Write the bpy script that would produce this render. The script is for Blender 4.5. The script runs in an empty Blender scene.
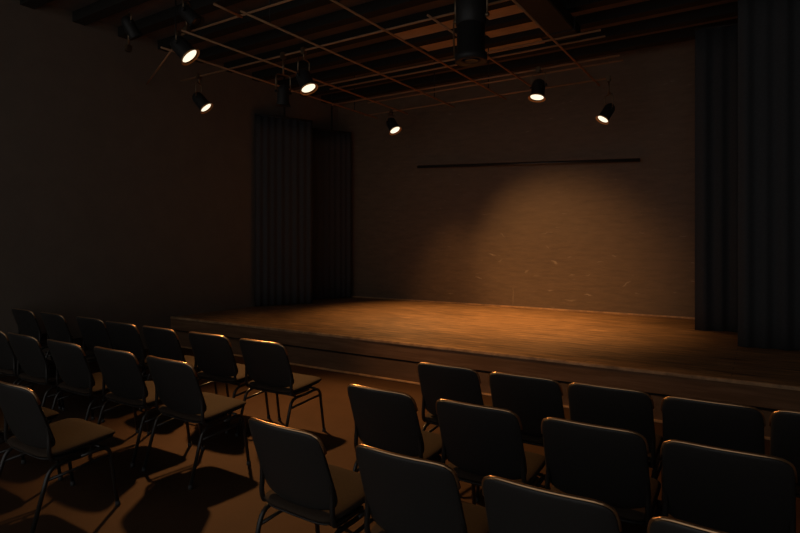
import bpy, bmesh, math, random
from mathutils import Vector, Matrix
random.seed(11)
SC = bpy.context.scene
COL = SC.collection

# ------------------------------------------------------------------ camera
F = 561.0            # focal length in pixels of the 800 px wide frame
EYE = 1.55
HORIZON = 244.0
AX = Vector((0.842, 0.54, 0))     # camera right
AF = Vector((-0.54, 0.842, 0))    # camera forward
AX.normalize(); AF.normalize()

def ray(px, py):
    return AF + AX * ((px - 400) / F) + Vector((0, 0, (HORIZON - py) / F))

def at_z(px, py, z):
    r = ray(px, py)
    return Vector((0, 0, EYE)) + r * ((z - EYE) / r.z)

def at_y(px, py, y):
    r = ray(px, py)
    return Vector((0, 0, EYE)) + r * (y / r.y)

cam = bpy.data.cameras.new('camera')
cam.sensor_width = 36
cam.lens = F / 800 * 36
cam.shift_y = -(266.5 - HORIZON) / 800
cam.clip_start = 0.05
camo = bpy.data.objects.new('camera', cam)
COL.objects.link(camo)
camo.location = (0, 0, EYE)
camo.rotation_euler = (math.pi / 2, 0, math.atan2(0.54, 0.842))
SC.camera = camo

SC.view_settings.view_transform = 'Standard'
SC.view_settings.look = 'None'
SC.view_settings.exposure = 0.0
SC.view_settings.gamma = 1.0
SC.view_settings.use_curve_mapping = False
SC.cycles.use_denoising = True
SC.cycles.max_bounces = 8
SC.cycles.diffuse_bounces = 5

W = bpy.data.worlds.new('world'); SC.world = W
W.use_nodes = True
W.node_tree.nodes['Background'].inputs[0].default_value = (1.0, 0.97, 0.94, 1)
W.node_tree.nodes['Background'].inputs[1].default_value = 0.45  # grey fill added; it enters by the rear side, left open behind the camera

# ------------------------------------------------------------------ materials
def mat(name, color, rough=0.6, metal=0.0, noise=None, bump=0.0, scale=(1, 1, 1), spec=0.5, sheen=0.0):
    """noise = (colour2, texture scale, contrast lo, contrast hi)"""
    m = bpy.data.materials.new(name); m.use_nodes = True
    nt = m.node_tree; b = nt.nodes['Principled BSDF']
    b.inputs['Base Color'].default_value = (*color, 1)
    b.inputs['Roughness'].default_value = rough
    b.inputs['Metallic'].default_value = metal
    b.inputs['Specular IOR Level'].default_value = spec
    if sheen:
        b.inputs['Sheen Weight'].default_value = sheen
    if noise:
        c2, sc, lo, hi = noise
        tc = nt.nodes.new('ShaderNodeTexCoord'); mp = nt.nodes.new('ShaderNodeMapping')
        mp.inputs['Scale'].default_value = scale
        nz = nt.nodes.new('ShaderNodeTexNoise'); nz.inputs['Scale'].default_value = sc
        nz.inputs['Detail'].default_value = 6; nz.inputs['Roughness'].default_value = 0.65
        cr = nt.nodes.new('ShaderNodeValToRGB')
        cr.color_ramp.elements[0].position = lo; cr.color_ramp.elements[1].position = hi
        cr.color_ramp.elements[0].color = (*color, 1); cr.color_ramp.elements[1].color = (*c2, 1)
        nt.links.new(tc.outputs['Object'], mp.inputs[0]); nt.links.new(mp.outputs[0], nz.inputs['Vector'])
        nt.links.new(nz.outputs['Fac'], cr.inputs[0]); nt.links.new(cr.outputs[0], b.inputs['Base Color'])
        if bump:
            bp = nt.nodes.new('ShaderNodeBump'); bp.inputs['Strength'].default_value = bump
            bp.inputs['Distance'].default_value = 0.01
            nt.links.new(nz.outputs['Fac'], bp.inputs['Height']); nt.links.new(bp.outputs[0], b.inputs['Normal'])
    return m

M = {}
M['floor'] = mat('floor_paint', (0.044, 0.022, 0.0105), 0.75, noise=((0.060, 0.030, 0.0145), 2.2, 0.35, 0.7), bump=0.05, spec=0.12)
M['wall'] = mat('black_wall_paint', (0.135, 0.112, 0.09), 0.85, noise=((0.16, 0.132, 0.105), 3.0, 0.3, 0.7), bump=0.1)
M['lit_panel'] = mat('lit_patch_board', (0.62, 0.45, 0.32), 0.9, noise=((0.45, 0.32, 0.22), 2.0, 0.4, 0.7))  # pale colour stands for bounced stage light on the ceiling
M['ceiling'] = mat('ceiling_board', (0.15, 0.12, 0.10), 0.9, noise=((0.10, 0.08, 0.07), 1.4, 0.35, 0.65))
M['joist'] = mat('black_joist', (0.028, 0.024, 0.02), 0.9, spec=0.2)
M['curtain'] = mat('black_velour', (0.054, 0.056, 0.059), 0.95, noise=((0.064, 0.066, 0.070), 40, 0.3, 0.7), spec=0.1)
M['pipe'] = mat('painted_pipe', (0.42, 0.22, 0.11), 0.5, 0.0, spec=0.3)
M['fixture'] = mat('black_fixture', (0.022, 0.021, 0.02), 0.5, spec=0.3)
M['batten'] = mat('black_batten', (0.03, 0.026, 0.023), 0.35)
M['halo_tint'] = mat('halo_tint_ring', (0.70, 0.33, 0.10), 0.55)  # orange colour stands for the glow around lit lenses
M['bracket'] = mat('worn_bracket', (0.22, 0.15, 0.09), 0.35, 0.8)
M['fabric'] = mat('charcoal_fabric', (0.030, 0.020, 0.013), 0.9, noise=((0.040, 0.027, 0.018), 90, 0.35, 0.65), bump=0.15, spec=0.2)
M['plastic'] = mat('black_plastic', (0.024, 0.0225, 0.021), 0.42, noise=((0.027, 0.0255, 0.024), 60, 0.3, 0.7), bump=0.03, spec=0.3)
M['tube'] = mat('black_steel_tube', (0.018, 0.016, 0.014), 0.32, 0.0, spec=0.5)
M['rim_glint'] = mat('rim_glint_metal', (0.55, 0.33, 0.17), 0.28, 0.9)  # warm metal colour makes the orange highlight along chair-back edges
M['rubber'] = mat('black_rubber', (0.02, 0.02, 0.02), 0.7)
M['fascia'] = mat('stage_fascia', (0.16, 0.085, 0.044), 0.75, noise=((0.27, 0.15, 0.085), 3.0, 0.42, 0.75), bump=0.08, scale=(0.5, 3, 7), spec=0.15)
M['plinth'] = mat('stage_plinth', (0.14, 0.078, 0.042), 0.75, noise=((0.20, 0.115, 0.065), 3.0, 0.42, 0.75), scale=(0.5, 3, 5), spec=0.15)
M['trim'] = mat('pale_wood_trim', (0.60, 0.36, 0.18), 0.45, noise=((0.25, 0.15, 0.08), 8, 0.4, 0.7), scale=(1, 1, 1))  # pale, so thin edges show as bright lines; mottled darker

def stage_wood():
    m = bpy.data.materials.new('stage_boards'); m.use_nodes = True
    nt = m.node_tree; N = nt.nodes; L = nt.links; b = N['Principled BSDF']
    tc = N.new('ShaderNodeTexCoord')
    mp = N.new('ShaderNodeMapping'); mp.inputs['Scale'].default_value = (0.7, 9.0, 1)
    L.new(tc.outputs['Object'], mp.inputs[0])
    n1 = N.new('ShaderNodeTexNoise'); n1.inputs['Scale'].default_value = 2.6; n1.inputs['Detail'].default_value = 7
    n1.inputs['Roughness'].default_value = 0.7
    L.new(mp.outputs[0], n1.inputs['Vector'])
    cr = N.new('ShaderNodeValToRGB')
    cr.color_ramp.elements[0].position = 0.36; cr.color_ramp.elements[0].color = (0.12, 0.064, 0.026, 1)
    cr.color_ramp.elements[1].position = 0.66; cr.color_ramp.elements[1].color = (0.60, 0.345, 0.155, 1)
    L.new(n1.outputs['Fac'], cr.inputs[0])
    mp3 = N.new('ShaderNodeMapping'); mp3.inputs['Scale'].default_value = (2.2, 34, 1); mp3.inputs['Rotation'].default_value = (0, 0, 0.03)
    L.new(tc.outputs['Object'], mp3.inputs[0])
    n3 = N.new('ShaderNodeTexNoise'); n3.inputs['Scale'].default_value = 2.0; n3.inputs['Detail'].default_value = 4
    L.new(mp3.outputs[0], n3.inputs['Vector'])
    c3 = N.new('ShaderNodeValToRGB')
    c3.color_ramp.elements[0].position = 0.35; c3.color_ramp.elements[0].color = (0.62, 0.60, 0.58, 1)
    c3.color_ramp.elements[1].position = 0.66; c3.color_ramp.elements[1].color = (1.35, 1.35, 1.35, 1)
    L.new(n3.outputs['Fac'], c3.inputs[0])
    mg = N.new('ShaderNodeMix'); mg.data_type = 'RGBA'; mg.blend_type = 'MULTIPLY'; mg.inputs[0].default_value = 1
    L.new(cr.outputs[0], mg.inputs[6]); L.new(c3.outputs[0], mg.inputs[7])
    br = N.new('ShaderNodeTexBrick'); br.inputs['Scale'].default_value = 1.0
    br.inputs['Brick Width'].default_value = 2.4; br.inputs['Row Height'].default_value = 0.14
    br.inputs['Mortar Size'].default_value = 0.004; br.inputs['Mortar Smooth'].default_value = 0.4
    br.inputs['Color1'].default_value = (1, 1, 1, 1); br.inputs['Color2'].default_value = (0.80, 0.80, 0.80, 1)
    br.inputs['Mortar'].default_value = (0.40, 0.38, 0.36, 1)
    L.new(tc.outputs['Object'], br.inputs['Vector'])
    mx = N.new('ShaderNodeMix'); mx.data_type = 'RGBA'; mx.blend_type = 'MULTIPLY'; mx.inputs[0].default_value = 1
    L.new(mg.outputs[2], mx.inputs[6]); L.new(br.outputs['Color'], mx.inputs[7])
    L.new(mx.outputs[2], b.inputs['Base Color'])
    rr = N.new('ShaderNodeMapRange'); rr.inputs[3].default_value = 0.42; rr.inputs[4].default_value = 0.62
    L.new(n1.outputs['Fac'], rr.inputs[0]); L.new(rr.outputs[0], b.inputs['Roughness'])
    bp = N.new('ShaderNodeBump'); bp.inputs['Strength'].default_value = 0.25; bp.inputs['Distance'].default_value = 0.01
    L.new(n1.outputs['Fac'], bp.inputs['Height']); L.new(bp.outputs[0], b.inputs['Normal'])
    return m
M['boards'] = stage_wood()

def back_wall_mat(marks):
    """dark board wall with horizontal weathering and a set of pale scuffs (x, z, half length, half width, angle)"""
    m = bpy.data.materials.new('scuffed_back_wall'); m.use_nodes = True
    nt = m.node_tree; N = nt.nodes; L = nt.links; b = N['Principled BSDF']
    b.inputs['Roughness'].default_value = 0.62
    tc = N.new('ShaderNodeTexCoord')
    mp = N.new('ShaderNodeMapping'); mp.inputs['Scale'].default_value = (1.2, 1, 5.5)
    L.new(tc.outputs['Object'], mp.inputs[0])
    n1 = N.new('ShaderNodeTexNoise'); n1.inputs['Scale'].default_value = 3.0; n1.inputs['Detail'].default_value = 8
    n1.inputs['Roughness'].default_value = 0.7
    L.new(mp.outputs[0], n1.inputs['Vector'])
    cr = N.new('ShaderNodeValToRGB')
    cr.color_ramp.elements[0].position = 0.30; cr.color_ramp.elements[0].color = (0.125, 0.085, 0.054, 1)
    cr.color_ramp.elements[1].position = 0.78; cr.color_ramp.elements[1].color = (0.19, 0.128, 0.080, 1)
    L.new(n1.outputs['Fac'], cr.inputs[0])
    # fine pale scratches
    mp2 = N.new('ShaderNodeMapping'); mp2.inputs['Scale'].default_value = (2.2, 1, 14); mp2.inputs['Rotation'].default_value = (0, 0.12, 0)
    L.new(tc.outputs['Object'], mp2.inputs[0])
    n2 = N.new('ShaderNodeTexNoise'); n2.inputs['Scale'].default_value = 2.4; n2.inputs['Detail'].default_value = 3
    L.new(mp2.outputs[0], n2.inputs['Vector'])
    c2 = N.new('ShaderNodeValToRGB'); c2.color_ramp.elements[0].position = 0.70; c2.color_ramp.elements[1].position = 0.80
    c2.color_ramp.elements[0].color = (0, 0, 0, 1); c2.color_ramp.elements[1].color = (0.5, 0.5, 0.5, 1)
    L.new(n2.outputs['Fac'], c2.inputs[0])
    acc = c2.outputs[0]
    # warp so that the scuffs are ragged
    nw = N.new('ShaderNodeTexNoise'); nw.inputs['Scale'].default_value = 9
    L.new(tc.outputs['Object'], nw.inputs['Vector'])
    ws = N.new('ShaderNodeVectorMath'); ws.operation = 'MULTIPLY_ADD'
    ws.inputs[1].default_value = (0.10, 0, 0.10); L.new(nw.outputs['Color'], ws.inputs[0]); L.new(tc.outputs['Object'], ws.inputs[2])
    for (x, z, hl, hw, ang, s) in marks:
        mm = N.new('ShaderNodeMapping'); mm.vector_type = 'TEXTURE'
        mm.inputs['Location'].default_value = (x + 0.05, 0, z + 0.05); mm.inputs['Rotation'].default_value = (0, -ang, 0)
        mm.inputs['Scale'].default_value = (hl, 1000, hw)
        L.new(ws.outputs[0], mm.inputs[0])
        ln = N.new('ShaderNodeVectorMath'); ln.operation = 'LENGTH'; L.new(mm.outputs[0], ln.inputs[0])
        mr = N.new('ShaderNodeMapRange'); mr.inputs[1].default_value = 1.0; mr.inputs[2].default_value = 0.3
        mr.inputs[3].default_value = 0; mr.inputs[4].default_value = s
        L.new(ln.outputs['Value'], mr.inputs[0])
        mxm = N.new('ShaderNodeMath'); mxm.operation = 'MAXIMUM'
        L.new(acc, mxm.inputs[0]); L.new(mr.outputs[0], mxm.inputs[1]); acc = mxm.outputs[0]
    mx = N.new('ShaderNodeMix'); mx.data_type = 'RGBA'
    L.new(acc, mx.inputs[0]); L.new(cr.outputs[0], mx.inputs[6]); mx.inputs[7].default_value = (0.42, 0.34, 0.26, 1)
    L.new(mx.outputs[2], b.inputs['Base Color'])
    bp = N.new('ShaderNodeBump'); bp.inputs['Strength'].default_value = 0.35; bp.inputs['Distance'].default_value = 0.012
    L.new(n1.outputs['Fac'], bp.inputs['Height']); L.new(bp.outputs[0], b.inputs['Normal'])
    return m

def lens_mat():
    m = bpy.data.materials.new('lit_lens'); m.use_nodes = True
    nt = m.node_tree; nt.nodes.remove(nt.nodes['Principled BSDF'])
    e = nt.nodes.new('ShaderNodeEmission'); e.inputs[0].default_value = (1, 0.84, 0.60, 1); e.inputs[1].default_value = 1.4
    nt.links.new(e.outputs[0], nt.nodes['Material Output'].inputs[0])
    return m
M['lens'] = lens_mat()
M['dark_glass'] = mat('dark_glass', (0.02, 0.02, 0.025), 0.08)

# ------------------------------------------------------------------ mesh helpers
def obj(name, bm, m, parent=None, smooth=True):
    me = bpy.data.meshes.new(name)
    bmesh.ops.recalc_face_normals(bm, faces=bm.faces)
    bm.to_mesh(me); bm.free()
    if smooth:
        for p in me.polygons: p.use_smooth = True
    me.materials.append(m)
    o = bpy.data.objects.new(name, me); COL.objects.link(o)
    if parent: o.parent = parent
    return o

def tag(o, label=None, cat=None, group=None, kind=None):
    if label: o['label'] = label
    if cat: o['category'] = cat
    if group: o['group'] = group
    if kind: o['kind'] = kind
    return o

def thing(name, label, cat, loc=(0, 0, 0), group=None):
    o = bpy.data.objects.new(name, None); COL.objects.link(o); o.location = loc
    o.empty_display_size = 0.1
    return tag(o, label, cat, group)

def box(bm, x0, x1, y0, y1, z0, z1, bevel=0.0):
    r = bmesh.ops.create_cube(bm, size=1)
    for v in r['verts']:
        v.co = Vector(((x0 + x1) / 2 + v.co.x * (x1 - x0), (y0 + y1) / 2 + v.co.y * (y1 - y0), (z0 + z1) / 2 + v.co.z * (z1 - z0)))
    if bevel:
        es = list({e for v in r['verts'] for e in v.link_edges})
        bmesh.ops.bevel(bm, geom=es, offset=bevel, segments=2, affect='EDGES')
    return bm

def boxbm(*a, **k): return box(bmesh.new(), *a, **k)

def fillet(pts, r, n=5):
    pts = [Vector(p) for p in pts]; out = [pts[0]]
    for i in range(1, len(pts) - 1):
        a, b, c = pts[i - 1], pts[i], pts[i + 1]
        rr = min(r, (a - b).length * 0.45, (c - b).length * 0.45)
        p, q = b + (a - b).normalized() * rr, b + (c - b).normalized() * rr
        for k in range(n + 1):
            t = k / n
            out.append(p * (1 - t) ** 2 + b * 2 * t * (1 - t) + q * t * t)
    out.append(pts[-1]); return out

def tube(bm, pts, rad, seg=8, r=0.05):
    pts = fillet(pts, r) if len(pts) > 2 else [Vector(p) for p in pts]
    rings = []; up = None
    for i, p in enumerate(pts):
        d = (pts[min(i + 1, len(pts) - 1)] - pts[max(i - 1, 0)]).normalized()
        if up is None:
            up = Vector((0, 0, 1)) if abs(d.z) < 0.9 else Vector((1, 0, 0))
        s = d.cross(up).normalized(); up = s.cross(d).normalized()
        rings.append([bm.verts.new(p + (s * math.cos(2 * math.pi * k / seg) + up * math.sin(2 * math.pi * k / seg)) * rad) for k in range(seg)])
    for a, b in zip(rings, rings[1:]):
        for k in range(seg):
            bm.faces.new((a[k], a[(k + 1) % seg], b[(k + 1) % seg], b[k]))
    bm.faces.new(rings[0]); bm.faces.new(list(reversed(rings[-1])))
    return bm

def tubebm(*a, **k): return tube(bmesh.new(), *a, **k)

def lathe(bm, prof, origin, axis, seg=24, cap=True):
    axis = Vector(axis).normalized(); origin = Vector(origin)
    s = axis.orthogonal().normalized(); t = axis.cross(s)
    rings = []
    for (r, h) in prof:
        rings.append([bm.verts.new(origin + axis * h + (s * math.cos(2 * math.pi * k / seg) + t * math.sin(2 * math.pi * k / seg)) * r) for k in range(seg)])
    for a, b in zip(rings, rings[1:]):
        for k in range(seg):
            bm.faces.new((a[k], a[(k + 1) % seg], b[(k + 1) % seg], b[k]))
    if cap:
        bm.faces.new(rings[0]); bm.faces.new(list(reversed(rings[-1])))
    return bm

def pad(half_w, half_h, thick, n, place, seg=16, power=6.0):
    """a cushion of superellipse outline; place(u, v, x, h, t) returns the world position, t = signed half thickness"""
    bm = bmesh.new(); sides = []
    for sgn in (1, -1):
        g = []
        for i in range(seg + 1):
            row = []
            for j in range(seg + 1):
                u = math.sin((j / seg * 2 - 1) * math.pi / 2); v = math.sin((i / seg * 2 - 1) * math.pi / 2)
                au, av = abs(u), abs(v); mxx = max(au, av)
                k = mxx / ((au ** power + av ** power) ** (1 / power)) if mxx > 1e-6 else 1
                r = mxx
                th = thick / 2 * (max(0.0, 1 - r ** n)) ** 0.5
                row.append(bm.verts.new(place(u * k, v * k, u * k * half_w, v * k * half_h, sgn * th)))
            g.append(row)
        sides.append(g)
    for g in sides:
        for i in range(seg):
            for j in range(seg):
                bm.faces.new((g[i][j], g[i][j + 1], g[i + 1][j + 1], g[i + 1][j]))
    bmesh.ops.remove_doubles(bm, verts=bm.verts, dist=1e-5)
    return bm

# ------------------------------------------------------------------ the room
XL, YB = -7.6, 9.40                 # left wall face, back wall face
XR = 2.3
YS, ZS = 5.35, 0.434                # stage front edge, stage height
ZC = 4.6

def struct(name, bm, m, smooth=False):
    o = obj(name, bm, m, None, smooth); o['kind'] = 'structure'; return o

struct('floor', boxbm(XL - 0.2, XR + 0.2, -2.2, YB + 0.2, -0.1, 0), M['floor'])
struct('ceiling', boxbm(XL - 0.2, XR + 0.2, -2.2, YB + 0.2, ZC, ZC + 0.1), M['ceiling'])
struct('wall_left', boxbm(XL - 0.2, XL, -2.2, YB + 0.2, 0, ZC), M['wall'])
struct('wall_right', boxbm(XR, XR + 0.2, -2.2, YB + 0.2, 0, ZC), M['wall'])

def wx(px, py): p = at_y(px, py, YB); return p.x, p.z
marks = []
for (px, py, hl, hw, ang, s) in [
    (492, 254, 0.075, 0.018, -0.35, 0.55), (479, 277, 0.11, 0.014, -0.25, 0.5), (554, 262, 0.07, 0.022, -0.5, 0.6),
    (527, 271, 0.06, 0.02, 0.3, 0.4), (551, 290, 0.06, 0.012, 0.1, 0.5), (502, 235, 0.08, 0.014, -0.7, 0.35),
    (588, 295, 0.07, 0.012, -0.05, 0.7), (626, 284, 0.10, 0.014, 0.55, 0.45), (615, 256, 0.05, 0.014, -0.2, 0.4),
    (588, 275, 0.05, 0.010, 0.3, 0.4), (570, 257, 0.06, 0.010, 0.0, 0.35), (548, 247, 0.05, 0.010, -0.8, 0.4),
    (500, 260, 0.05, 0.012, 0.5, 0.3), (545, 233, 0.09, 0.012, 0.5, 0.25), (572, 275, 0.05, 0.012, 0.4, 0.35),
    (513, 297, 0.014, 0.20, 0.0, 0.3), (570, 300, 0.12, 0.010, 0.05, 0.35), (600, 262, 0.06, 0.008, 0.15, 0.35)]:
    x, z = wx(px, py); marks.append((x, z, hl, hw, ang, s))
M['backwall'] = back_wall_mat(marks)
struct('wall_back', boxbm(XL - 0.2, XR + 0.2, YB, YB + 0.2, 0, ZC), M['backwall'])
struct('trim_1', boxbm(-7.45, XR, YB - 0.03, YB - 0.001, ZS + 0.001, ZS + 0.024, bevel=0.004), M['trim'])
# joists under the ceiling boards
k = 2
y = -1.7
while y < YB - 0.2:
    struct('trim_%d' % k, boxbm(XL, XR, y, y + 0.16, ZC - 0.13, ZC), M['joist']); k += 1; y += 0.62

# paler boards added between the joists, bounced stage light put into their colour
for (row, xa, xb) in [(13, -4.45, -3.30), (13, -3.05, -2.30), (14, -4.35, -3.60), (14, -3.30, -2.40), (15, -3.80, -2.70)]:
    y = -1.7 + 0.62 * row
    struct('trim_%d' % k, boxbm(xa, xb, y + 0.165, y + 0.615, ZC - 0.05, ZC - 0.035), M['lit_panel']); k += 1

# ------------------------------------------------------------------ the stage
st = thing('stage', 'low wooden stage across the far end of the room, warm light pooled on its boards', 'stage', (-2.6, YS, 0))
def local(bm, o):
    for v in bm.verts: v.co -= o.location
    return bm
obj('deck', local(boxbm(XL + 0.003, XR - 0.003, YS + 0.022, YB - 0.003, ZS - 0.03, ZS), st), M['boards'], st, False)
obj('edge_strip', local(boxbm(XL + 0.003, XR - 0.003, YS - 0.024, YS + 0.022, ZS - 0.022, ZS + 0.007, bevel=0.006), st), M['trim'], st, False)
obj('fascia', local(boxbm(XL + 0.003, XR - 0.003, YS - 0.012, YS + 0.03, ZS - 0.19, ZS - 0.022), st), M['fascia'], st, False)
obj('reveal', local(boxbm(XL + 0.003, XR - 0.003, YS + 0.04, YS + 0.06, ZS - 0.215, ZS - 0.19), st), M['joist'], st, False)
obj('plinth', local(boxbm(XL + 0.003, XR - 0.003, YS - 0.006, YS + 0.03, 0.0, ZS - 0.215), st), M['plinth'], st, False)
obj('floor_strip', local(boxbm(XL + 0.003, XR - 0.003, YS - 0.045, YS - 0.006, 0.0, 0.016, bevel=0.005), st), M['trim'], st, False)

# ------------------------------------------------------------------ curtains
def curtain(label, p0, p1, z0, z1, folds, amp, seed):
    rnd = random.Random(seed)
    p0, p1 = Vector((*p0, 0)), Vector((*p1, 0)); d = p1 - p0; L_ = d.length; dn = d.normalized(); nrm = Vector((-dn.y, dn.x, 0))
    t = thing('stage_curtain', label, 'curtain', (p0 + p1) / 2 + Vector((0, 0, z0)))
    ph = [rnd.uniform(0, 6.28) for _ in range(4)]
    bm = bmesh.new(); nu = int(folds * 14) + 1; nz = 10; layers = []
    def off(u, h):
        a = amp * (0.75 + 0.25 * (1 - h))
        return a * (math.sin(u * folds * 2 * math.pi + ph[0] + 0.5 * math.sin(u * 7 + ph[1])) + 0.35 * math.sin(u * folds * 3.3 + ph[2] + h))
    for th in (0.004, -0.004):
        g = []
        for i in range(nz + 1):
            h = i / nz; row = []
            for j in range(nu + 1):
                u = j / nu
                p = p0 + d * u + nrm * (off(u, h) + th); p.z = z0 + (z1 - z0) * h
                row.append(bm.verts.new(p - t.location))
            g.append(row)
        layers.append(g)
    a, b = layers
    for i in range(nz):
        for j in range(nu):
            bm.faces.new((a[i][j], a[i][j + 1], a[i + 1][j + 1], a[i + 1][j]))
            bm.faces.new((b[i][j], b[i + 1][j], b[i + 1][j + 1], b[i][j + 1]))
        for j in (0, nu):
            bm.faces.new((a[i][j], a[i + 1][j], b[i + 1][j], b[i][j]))
    for j in range(nu):
        for i in (0, nz):
            bm.faces.new((a[i][j], b[i][j], b[i][j + 1], a[i][j + 1]))
    obj('cloth', bm, M['curtain'], t)
    q0, q1 = p0 - t.location, p1 - t.location
    q0.z = q1.z = z1 - z0 + 0.012
    obj('rail', tubebm([q0, q1], 0.016), M['fixture'], t)
    hb = boxbm(-0.012, 0.012, -0.012, 0.012, 0, max(0.02, ZC - 0.02 - z1))
    for v in hb.verts: v.co += (q0 + q1) / 2
    obj('rail_hanger', hb, M['fixture'], t, False)
    return t

curtain('black curtain beside the left wall, its right edge catching a little warm light', (-7.53, 6.98), (-7.06, 7.96), ZS + 0.008, 3.84, 8, 0.014, 1)
curtain('black curtain in the far left corner of the stage against the back wall', (-7.50, 8.45), (-7.14, 9.24), ZS + 0.008, 3.84, 7, 0.014, 2)
curtain('black curtain hiding the right end of the back wall', (-0.70, 8.12), (0.55, 8.40), ZS + 0.008, ZC - 0.3, 7, 0.02, 3)
curtain('nearest black curtain at the right end of the stage, furthest right', (-0.20, 7.08), (1.7, 7.25), ZS + 0.008, ZC - 0.3, 11, 0.022, 4)

# ------------------------------------------------------------------ chairs
def make_chair(w):
    hw = w / 2
    root = thing('stacking_chair', 'chair', 'chair')
    # seat cushion: rear top .435, front top .46
    def seat_at(u, v, x, h, t):
        y = 0.045 + h
        z = 0.405 + 0.035 * (v * 0.5 + 0.5) - 0.016 * (1 - u * u) * (1 - v * v) - (0.018 if v > 0 else 0) * max(0, v) ** 6 + t
        return Vector((x, y, z))
    obj('seat', pad(hw, 0.215, 0.05, 5, seat_at), M['fabric'], root)
    def pan_at(u, v, x, h, t):
        p = seat_at(u, v, x, h, 0); return Vector((p.x, p.y, p.z - 0.018 + t * (1 if t < 0 else 0.2)))
    obj('seat_pan', pad(hw - 0.012, 0.206, 0.05, 4, pan_at), M['plastic'], root)
    # backrest
    H0, H1 = 0.445, 0.789
    hz = (H1 - H0) / 2; zc = (H0 + H1) / 2
    def back_at(u, v, x, h, t, off=0.0):
        z = zc + h - (0.028 * (1 - u * u) if v < 0 else 0) * abs(v) + (0.006 * (1 - u * u) * max(v, 0))
        x = x * (1.0 - 0.022 * v)
        y = -0.155 - 0.36 * (z - 0.475) + 0.036 * u * u + t + off
        return Vector((x, y, z))
    obj('backrest', pad(hw - 0.004, hz - 0.004, 0.022, 5, lambda u, v, x, h, t: back_at(u, v, x, h, t, 0.010), power=8.0), M['fabric'], root)
    obj('back_shell', pad(hw, hz, 0.018, 8, back_at, power=8.0), M['plastic'], root)
    rim = []
    for k in range(15):
        u = -0.86 + 1.72 * k / 14
        au = abs(u); kk = 1 / ((au ** 8.0 + 1) ** (1 / 8.0))
        rim.append(back_at(u * kk, kk, u * kk * hw, kk * hz, 0, 0.008) + Vector((0, 0, 0.0)))
    uu = [back_at(s * (1 / (1 + v ** 8.0) ** (1 / 8.0)), v * (1 / (1 + v ** 8.0) ** (1 / 8.0)), s * hw * (1 / (1 + v ** 8.0) ** (1 / 8.0)), hz * v * (1 / (1 + v ** 8.0) ** (1 / 8.0)), 0, 0.008) for s, v in ((1, 0.95), (1, 0.85), (1, 0.7), (1, 0.5))]
    ul = [Vector((-p.x, p.y, p.z)) for p in uu]
    bmr = bmesh.new(); tube(bmr, list(reversed(ul)) + rim + uu, 0.0075, 10, r=0.004)
    obj('rim_glint_tube', bmr, M['rim_glint'], root)  # tube added along the back's edge to carry the rim highlight
    xs = hw - 0.008
    for s in (-1, 1):
        f = obj('leg', tubebm([(s * xs, 0.02, 0.358), (s * xs, 0.185, 0.372), (s * (xs + 0.004), 0.235, 0.02)], 0.0115, r=0.06), M['tube'], root)
        ft = lathe(bmesh.new(), [(0.013, 0), (0.015, 0.002), (0.0145, 0.028)], (s * (xs + 0.0042), 0.2365, 0), (0, -0.05, 1), 10)
        obj('foot', ft, M['rubber'], f)
        f = obj('leg', tubebm([(s * xs, 0.022, 0.358), (s * xs, -0.14, 0.352), (s * (xs + 0.004), -0.235, 0.02)], 0.0115, r=0.06), M['tube'], root)
        ft = lathe(bmesh.new(), [(0.013, 0), (0.015, 0.002), (0.0145, 0.028)], (s * (xs + 0.0042), -0.2375, 0), (0, 0.05, 1), 10)
        obj('foot', ft, M['rubber'], f)
        obj('side_rail', tubebm([(s * xs, 0.206, 0.312), (s * xs, 0.1, 0.306), (s * xs, -0.155, 0.284)], 0.009, r=0.04), M['tube'], root)
        xo = hw - 0.006
        obj('back_upright', tubebm([(s * (xs - 0.006), 0.06, 0.386), (s * xs, -0.135, 0.383), (s * xo, -0.146, 0.43), (s * (xo - 0.006), -0.143, 0.55), (s * (xo - 0.018), -0.178, 0.66)], 0.0115, r=0.05), M['tube'], root)
    obj('stretcher', tubebm([(-xs, 0.13, 0.379), (xs, 0.13, 0.379)], 0.009), M['tube'], root)
    obj('stretcher', tubebm([(-xs, -0.10, 0.369), (xs, -0.10, 0.369)], 0.009), M['tube'], root)
    return root

def copy_tree(o, parent=None):
    c = o.copy(); COL.objects.link(c); c.parent = parent
    for ch in list(o.children): copy_tree(ch, c)
    return c

TOP = 0.272        # the top of the back stands this far behind the chair's origin
def place(proto, used, spots):
    for (x, ytop, rz, label, group) in spots:
        c = proto if not used else copy_tree(proto)
        used.append(1)
        c.location = (x, ytop + TOP, 0); c.rotation_euler = (0, 0, rz)
        c['label'] = label; c['group'] = group

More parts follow.
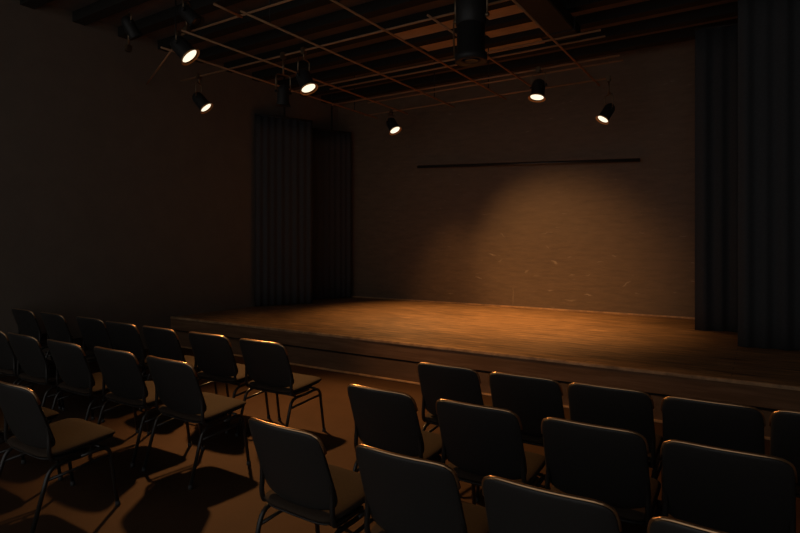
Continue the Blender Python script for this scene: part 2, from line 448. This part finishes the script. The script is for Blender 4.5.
R = math.radians
LB = 'stacking chairs left of the aisle'; RB = 'stacking chairs right of the aisle'
a1 = 'dark stacking chair at the aisle end of the left block\'s front row, nearest the stage'
left = [
    (-3.29, 3.06, R(0), "dark stacking chair at the aisle end of the left block's front row", LB),
    (-3.93, 3.06, R(1), "dark stacking chair second from the aisle in the left block's front row", LB),
    (-4.59, 3.05, R(-1), "dark stacking chair third from the aisle in the left block's front row", LB),
    (-5.20, 3.05, R(1), "dark stacking chair fourth from the aisle in the left block's front row", LB),
    (-5.80, 3.08, R(0), "dim stacking chair fifth from the aisle in the left block's front row", LB),
    (-6.52, 3.06, R(-1), "dim stacking chair sixth from the aisle in the left block's front row", LB),
    (-7.20, 3.06, R(0), "dim stacking chair at the wall end of the left block's front row", LB),
    (-3.28, 2.24, R(-1), "dark stacking chair at the aisle end of the left block's middle row", LB),
    (-3.93, 2.24, R(1), "dark stacking chair second from the aisle in the left block's middle row", LB),
    (-4.56, 2.21, R(0), "dark stacking chair third from the aisle in the left block's middle row", LB),
    (-5.21, 2.20, R(0), "dim stacking chair fourth from the aisle in the left block's middle row", LB),
    (-5.78, 2.20, R(0), "dim stacking chair of the left block's middle row, cut by the left picture edge", LB),
    (-3.46, 1.39, R(0), "nearest chair of the left block, at lower left with its side frame showing", LB),
    (-4.12, 1.39, R(0), "left block chair whose seat alone shows, beyond the nearest chair at lower left", LB),
]
right = [
    (-1.65, 3.06, R(0), "dark stacking chair at the aisle end of the right block's front row", RB),
    (-1.15, 3.06, R(0), "dark stacking chair second from the aisle in the right block's front row", RB),
    (-0.68, 3.06, R(0), "dark stacking chair third from the aisle in the right block's front row", RB),
    (-0.20, 3.04, R(0), "almost black stacking chair fourth from the aisle in the right block's front row", RB),
    (0.26, 3.06, R(0), "almost black chair in the right block's front row, cut by the right picture edge", RB),
    (-1.68, 2.37, R(-1), "dark stacking chair at the aisle end of the right block's middle row", RB),
    (-1.135, 2.38, R(0), "dark stacking chair second from the aisle in the right block's middle row", RB),
    (-0.60, 2.38, R(0), "dark stacking chair third from the aisle in the right block's middle row", RB),
    (-0.11, 2.36, R(0), "almost black stacking chair fourth from the aisle in the right block's middle row", RB),
    (0.37, 2.36, R(0), "almost black chair in the right block's middle row, cut by the right picture edge", RB),
    (-1.685, 1.67, R(-2), "large dark stacking chair at the aisle end of the right block's rear row", RB),
    (-1.095, 1.67, R(0), "dark stacking chair second from the aisle in the right block's rear row", RB),
    (-0.565, 1.67, R(0), "almost black stacking chair third from the aisle in the right block's rear row", RB),
    (-0.05, 1.67, R(0), "almost black chair of the right block's rear row, furthest right along the bottom edge", RB),
]
place(make_chair(0.515), [], left)
place(make_chair(0.438), [], right)

# ------------------------------------------------------------------ lighting grid
ZG = 3.9
grid = thing('lighting_grid', 'dark pipe lighting grid hung under the ceiling boards and joists', 'lighting grid', (-4, 5, ZG))
def gl(p): return Vector(p) - grid.location
def pipe(p, q, r=0.012, m='pipe'):
    obj('pipe', tubebm([gl(p), gl(q)], r, 10), M[m], grid)
for (x, ya, yb) in [(-6.02, 4.1, 8.6), (-5.35, 3.9, 8.6), (-4.41, 3.9, 8.6), (-3.47, 2.6, 8.6), (-2.87, 5.0, 8.6), (-2.0, 5.0, 8.6)]:
    pipe((x, ya, ZG), (x, yb, ZG))
for (y, xa, xb, r) in [(4.05, -5.6, -1.5, 0.012), (5.2, -7.15, -1.5, 0.012), (6.5, -6.2, -1.5, 0.012), (6.72, -5.6, -1.5, 0.011), (7.5, -6.2, -1.5, 0.012), (7.72, -5.6, -1.5, 0.011), (8.45, -6.2, -1.8, 0.012)]:
    pipe((xa, y, ZG + 0.045), (xb, y, ZG + 0.045), r)
pipe(at_z(214, 4, ZG - 0.04), at_z(242, 17, ZG - 0.04), 0.012)
obj('brace', tubebm([gl((-5.98, 4.22, ZG)), gl((-7.56, 4.92, ZG))], 0.011, 8), M['pipe'], grid)
for x in (-6.02, -4.41, -3.47):
    for y in (4.3, 7.9):
        obj('hanger_rod', tubebm([gl((x, y, ZG)), gl((x, y, ZC))], 0.008, 6), M['fixture'], grid)

# batten by the back wall
b0, b1 = at_y(418, 167, YB - 0.10), at_y(640, 160, YB - 0.10)
t = thing('batten_rail', 'thin dark batten pipe hung flat against the top of the back wall', 'batten', (b0 + b1) / 2)
obj('pipe', tubebm([b0 - t.location, b1 - t.location], 0.028, 10), M['batten'], t)
for f_ in (0.12, 0.88):
    p = b0.lerp(b1, f_) - t.location
    obj('wall_bracket', tubebm([p, p + Vector((0, 0.06, 0.0)), p + Vector((0, 0.096, 0.0))], 0.010, 6), M['fixture'], t)

# duct
d0 = thing('air_duct', 'black rectangular air duct running away under the ceiling', 'duct', (-2.1, 4.2, 4.2))
obj('duct_run', boxbm(-0.17, 0.17, -4.5, 3.1, 0, 0.15, bevel=0.01), M['fixture'], d0, False)
for yy in (-3.0, -1.0, 1.0, 2.8):
    obj('flange', boxbm(-0.185, 0.185, yy - 0.015, yy + 0.015, -0.012, 0.16), M['fixture'], d0, False)

# ------------------------------------------------------------------ lamps
WARM = (1.0, 0.50, 0.17)
def fixture(label, lens, axis, pipe_z, lit=True, power=0, cone=100, blend=1.0, name='stage_spotlight', rad=0.092, length=0.26, group=None, aim=None):
    axis = Vector(axis).normalized(); lens = Vector(lens)
    piv = lens - axis * (length * 0.62)
    t = thing(name, label, 'stage light', lens, group)
    O = Vector((0, 0, 0))
    body = [(rad * 0.98, -0.012), (rad * 1.06, 0.012), (rad * 1.06, 0.0), (rad * 1.08, -0.02), (rad * 1.02, -0.04), (rad * 1.0, -length * 0.72), (rad * 0.8, -length * 0.88), (rad * 0.45, -length * 0.98), (rad * 0.2, -length)]
    obj('housing', lathe(bmesh.new(), body, O, axis, 28), M['fixture'], t)
    obj('lens', lathe(bmesh.new(), [(rad * 0.98, -0.008), (rad * 0.99, 0.0), (rad * 0.6, 0.008), (rad * 0.1, 0.011)], O, axis, 28), M['lens' if lit else 'dark_glass'], t)
    obj('added_lens_ring', lathe(bmesh.new(), [(rad * 1.0, 0.0), (rad * 1.28, 0.022), (rad * 1.32, 0.022), (rad * 1.08, -0.006)], O, axis, 28, cap=False), M['halo_tint' if lit else 'fixture'], t)  # flared ring added for the lamp halo, orange on lit lamps only
    # yoke in the plane of the horizontal pivot axis
    hx = Vector((axis.y, -axis.x, 0))
    hx = hx.normalized() if hx.length > 1e-3 else Vector((1, 0, 0))
    pl = piv - lens
    topz = max(0.13, min(0.22, pipe_z - piv.z - 0.06))
    arm = rad + 0.022
    yk = tubebm([pl - hx * arm, pl - hx * arm + Vector((0, 0, topz)), pl + hx * arm + Vector((0, 0, topz)), pl + hx * arm], 0.008, 6, r=0.04)
    obj('yoke', yk, M['bracket'], t)
    for s in (-1, 1):
        obj('knob', lathe(bmesh.new(), [(0.012, -0.014), (0.017, -0.01), (0.017, 0.012), (0.010, 0.016)], pl + hx * s * arm, hx * s, 12), M['fixture'], t)
    stem = tubebm([pl + Vector((0, 0, topz)), Vector((pl.x, pl.y, pipe_z - lens.z + 0.02))], 0.011, 8)
    obj('stem', stem, M['bracket'], t)
    ck = pl.copy(); ck.z = pipe_z - lens.z
    cl = boxbm(-0.03, 0.03, -0.034, 0.034, -0.045, 0.035, bevel=0.008)
    for v in cl.verts: v.co += ck
    obj('clamp', cl, M['bracket'], t, False)
    if lit and power:
        ld = bpy.data.lights.new('lamp_beam', 'SPOT'); ld.energy = power; ld.color = WARM
        ld.spot_size = R(cone); ld.spot_blend = blend; ld.shadow_soft_size = 0.10
        lo = bpy.data.objects.new('lamp_beam', ld); COL.objects.link(lo); lo.parent = t
        a = (Vector(aim) - lens).normalized() if aim else axis
        lo.location = axis * 0.03
        lo.rotation_euler = a.to_track_quat('-Z', 'Y').to_euler()
    return t

def lamp_on(px, py, pipe_y, tilt_deg, aspect, z_pipe=ZG + 0.045, length=0.26):
    """position on the line of sight whose pivot hangs from the pipe at pipe_y; the lens faces so that its disc shows as
    an ellipse whose long axis rises tilt_deg to the right"""
    y = pipe_y
    for _ in range(8):
        p = at_y(px, py, y)
        view = (p - Vector((0, 0, EYE))).normalized()
        a = R(tilt_deg); rt = AX; up = AX.cross(AF).normalized()
        rt = (AX - view * AX.dot(view)).normalized(); up = rt.cross(view).normalized()
        nrm = rt * math.sin(a) - up * math.cos(a)
        axis = -view * aspect + nrm * math.sqrt(1 - aspect * aspect)
        piv = p - axis * (length * 0.62)
        y += pipe_y - piv.y
    return p, axis

GL = 'lit stage lamps'
LAMPS = [
    # px, py, pipe, tilt, aspect, radius, power, cone, aim, label
    (189.5, 56, 4.05, 38, 0.42, 0.098, 1150, 66, (-2.75, 3.35, 0.0), 'lit stage lamp at upper left, the largest and highest glowing disc'),
    (206, 107.5, 5.2, 36, 0.40, 0.082, 60, 92, (-4.6, 5.9, 0.3), 'small lit stage lamp hanging just below the highest one at the left'),
    (308.5, 88, 5.2, 22, 0.50, 0.090, 700, 44, (-2.85, 9.4, 1.1), 'lit stage lamp on a pale bent bracket, left of centre'),
    (395, 130, 8.45, 28, 0.50, 0.092, 390, 82, (-4.5, 7.9, 0.4), 'lowest lit stage lamp, hanging near the left part of the back wall'),
    (537, 97, 7.5, -5, 0.45, 0.090, 330, 88, (-3.0, 7.4, 0.4), 'lit stage lamp hanging over the stage right of the tall black spotlight, nearly level disc'),
    (603, 119, 8.45, -28, 0.45, 0.078, 120, 82, (-2.2, 7.9, 0.4), 'small lit stage lamp furthest right, close to the back wall'),
]
for (px, py, pl_y, tilt, asp, rd, pw, cone, aim, lab) in LAMPS:
    p, ax_ = lamp_on(px, py, pl_y, tilt, asp)
    fixture(lab, p, ax_, ZG + 0.045, True, pw, cone, aim=aim, rad=rd)

# unlit fixtures
def unlit(px, py, pl_y, axis, lab, rad=0.075, length=0.24):
    p = at_y(px, py, pl_y)
    fixture(lab, p, axis, ZG + 0.045, False, rad=rad, length=length, name='unlit_spotlight')
unlit(283, 104, 5.2, (-0.05, 0.02, -1), 'unlit black stage lamp hanging just left of the lamp on the pale bracket')
unlit(196, 22, 4.05, (0.5, 0.3, -0.6), 'unlit black stage lamp above the highest glowing disc')
unlit(135, 36, 4.05, (0.1, 0.4, -0.7), 'unlit black stage lamp in the dark upper left corner')

# the tall black profile spot at the top of the picture
pb = at_z(471, 62, 3.22)
t = thing('profile_spotlight', 'tall black unlit spotlight hanging straight down at top centre of the picture', 'stage light', pb)
obj('lens_tube', lathe(bmesh.new(), [(0.09, 0.012), (0.125, 0.0), (0.148, 0.0), (0.148, 0.07), (0.128, 0.075), (0.128, 0.33)], (0, 0, 0), (0, 0, 1), 28), M['fixture'], t)
obj('lens', lathe(bmesh.new(), [(0.09, 0.010), (0.05, 0.004), (0.01, 0.002)], (0, 0, 0), (0, 0, 1), 28), M['dark_glass'], t)
obj('housing', lathe(bmesh.new(), [(0.132, 0.33), (0.14, 0.34), (0.14, 0.62), (0.10, 0.66)], (0, 0, 0), (0, 0, 1), 28), M['fixture'], t)
obj('yoke', tubebm([(-0.16, 0, 0.40), (-0.16, 0, ZG - pb.z - 0.045), (0.16, 0, ZG - pb.z - 0.045), (0.16, 0, 0.40)], 0.009, 6, r=0.03), M['bracket'], t)
for s in (-1, 1):
    obj('knob', lathe(bmesh.new(), [(0.012, -0.024), (0.02, -0.01), (0.02, 0.014), (0.012, 0.018)], (s * 0.16, 0, 0.40), (s, 0, 0), 12), M['bracket'], t)
cl = boxbm(-0.03, 0.03, -0.034, 0.034, -0.05, 0.035, bevel=0.008)
for v in cl.verts: v.co.z += ZG - pb.z
obj('clamp', cl, M['bracket'], t, False)
obj('cable', tubebm([(-0.135, 0.02, 0.5), (-0.19, 0.02, 0.42), (-0.172, 0.0, 0.1), (-0.15, 0, 0.03)], 0.008, 6, r=0.05), M['bracket'], t)
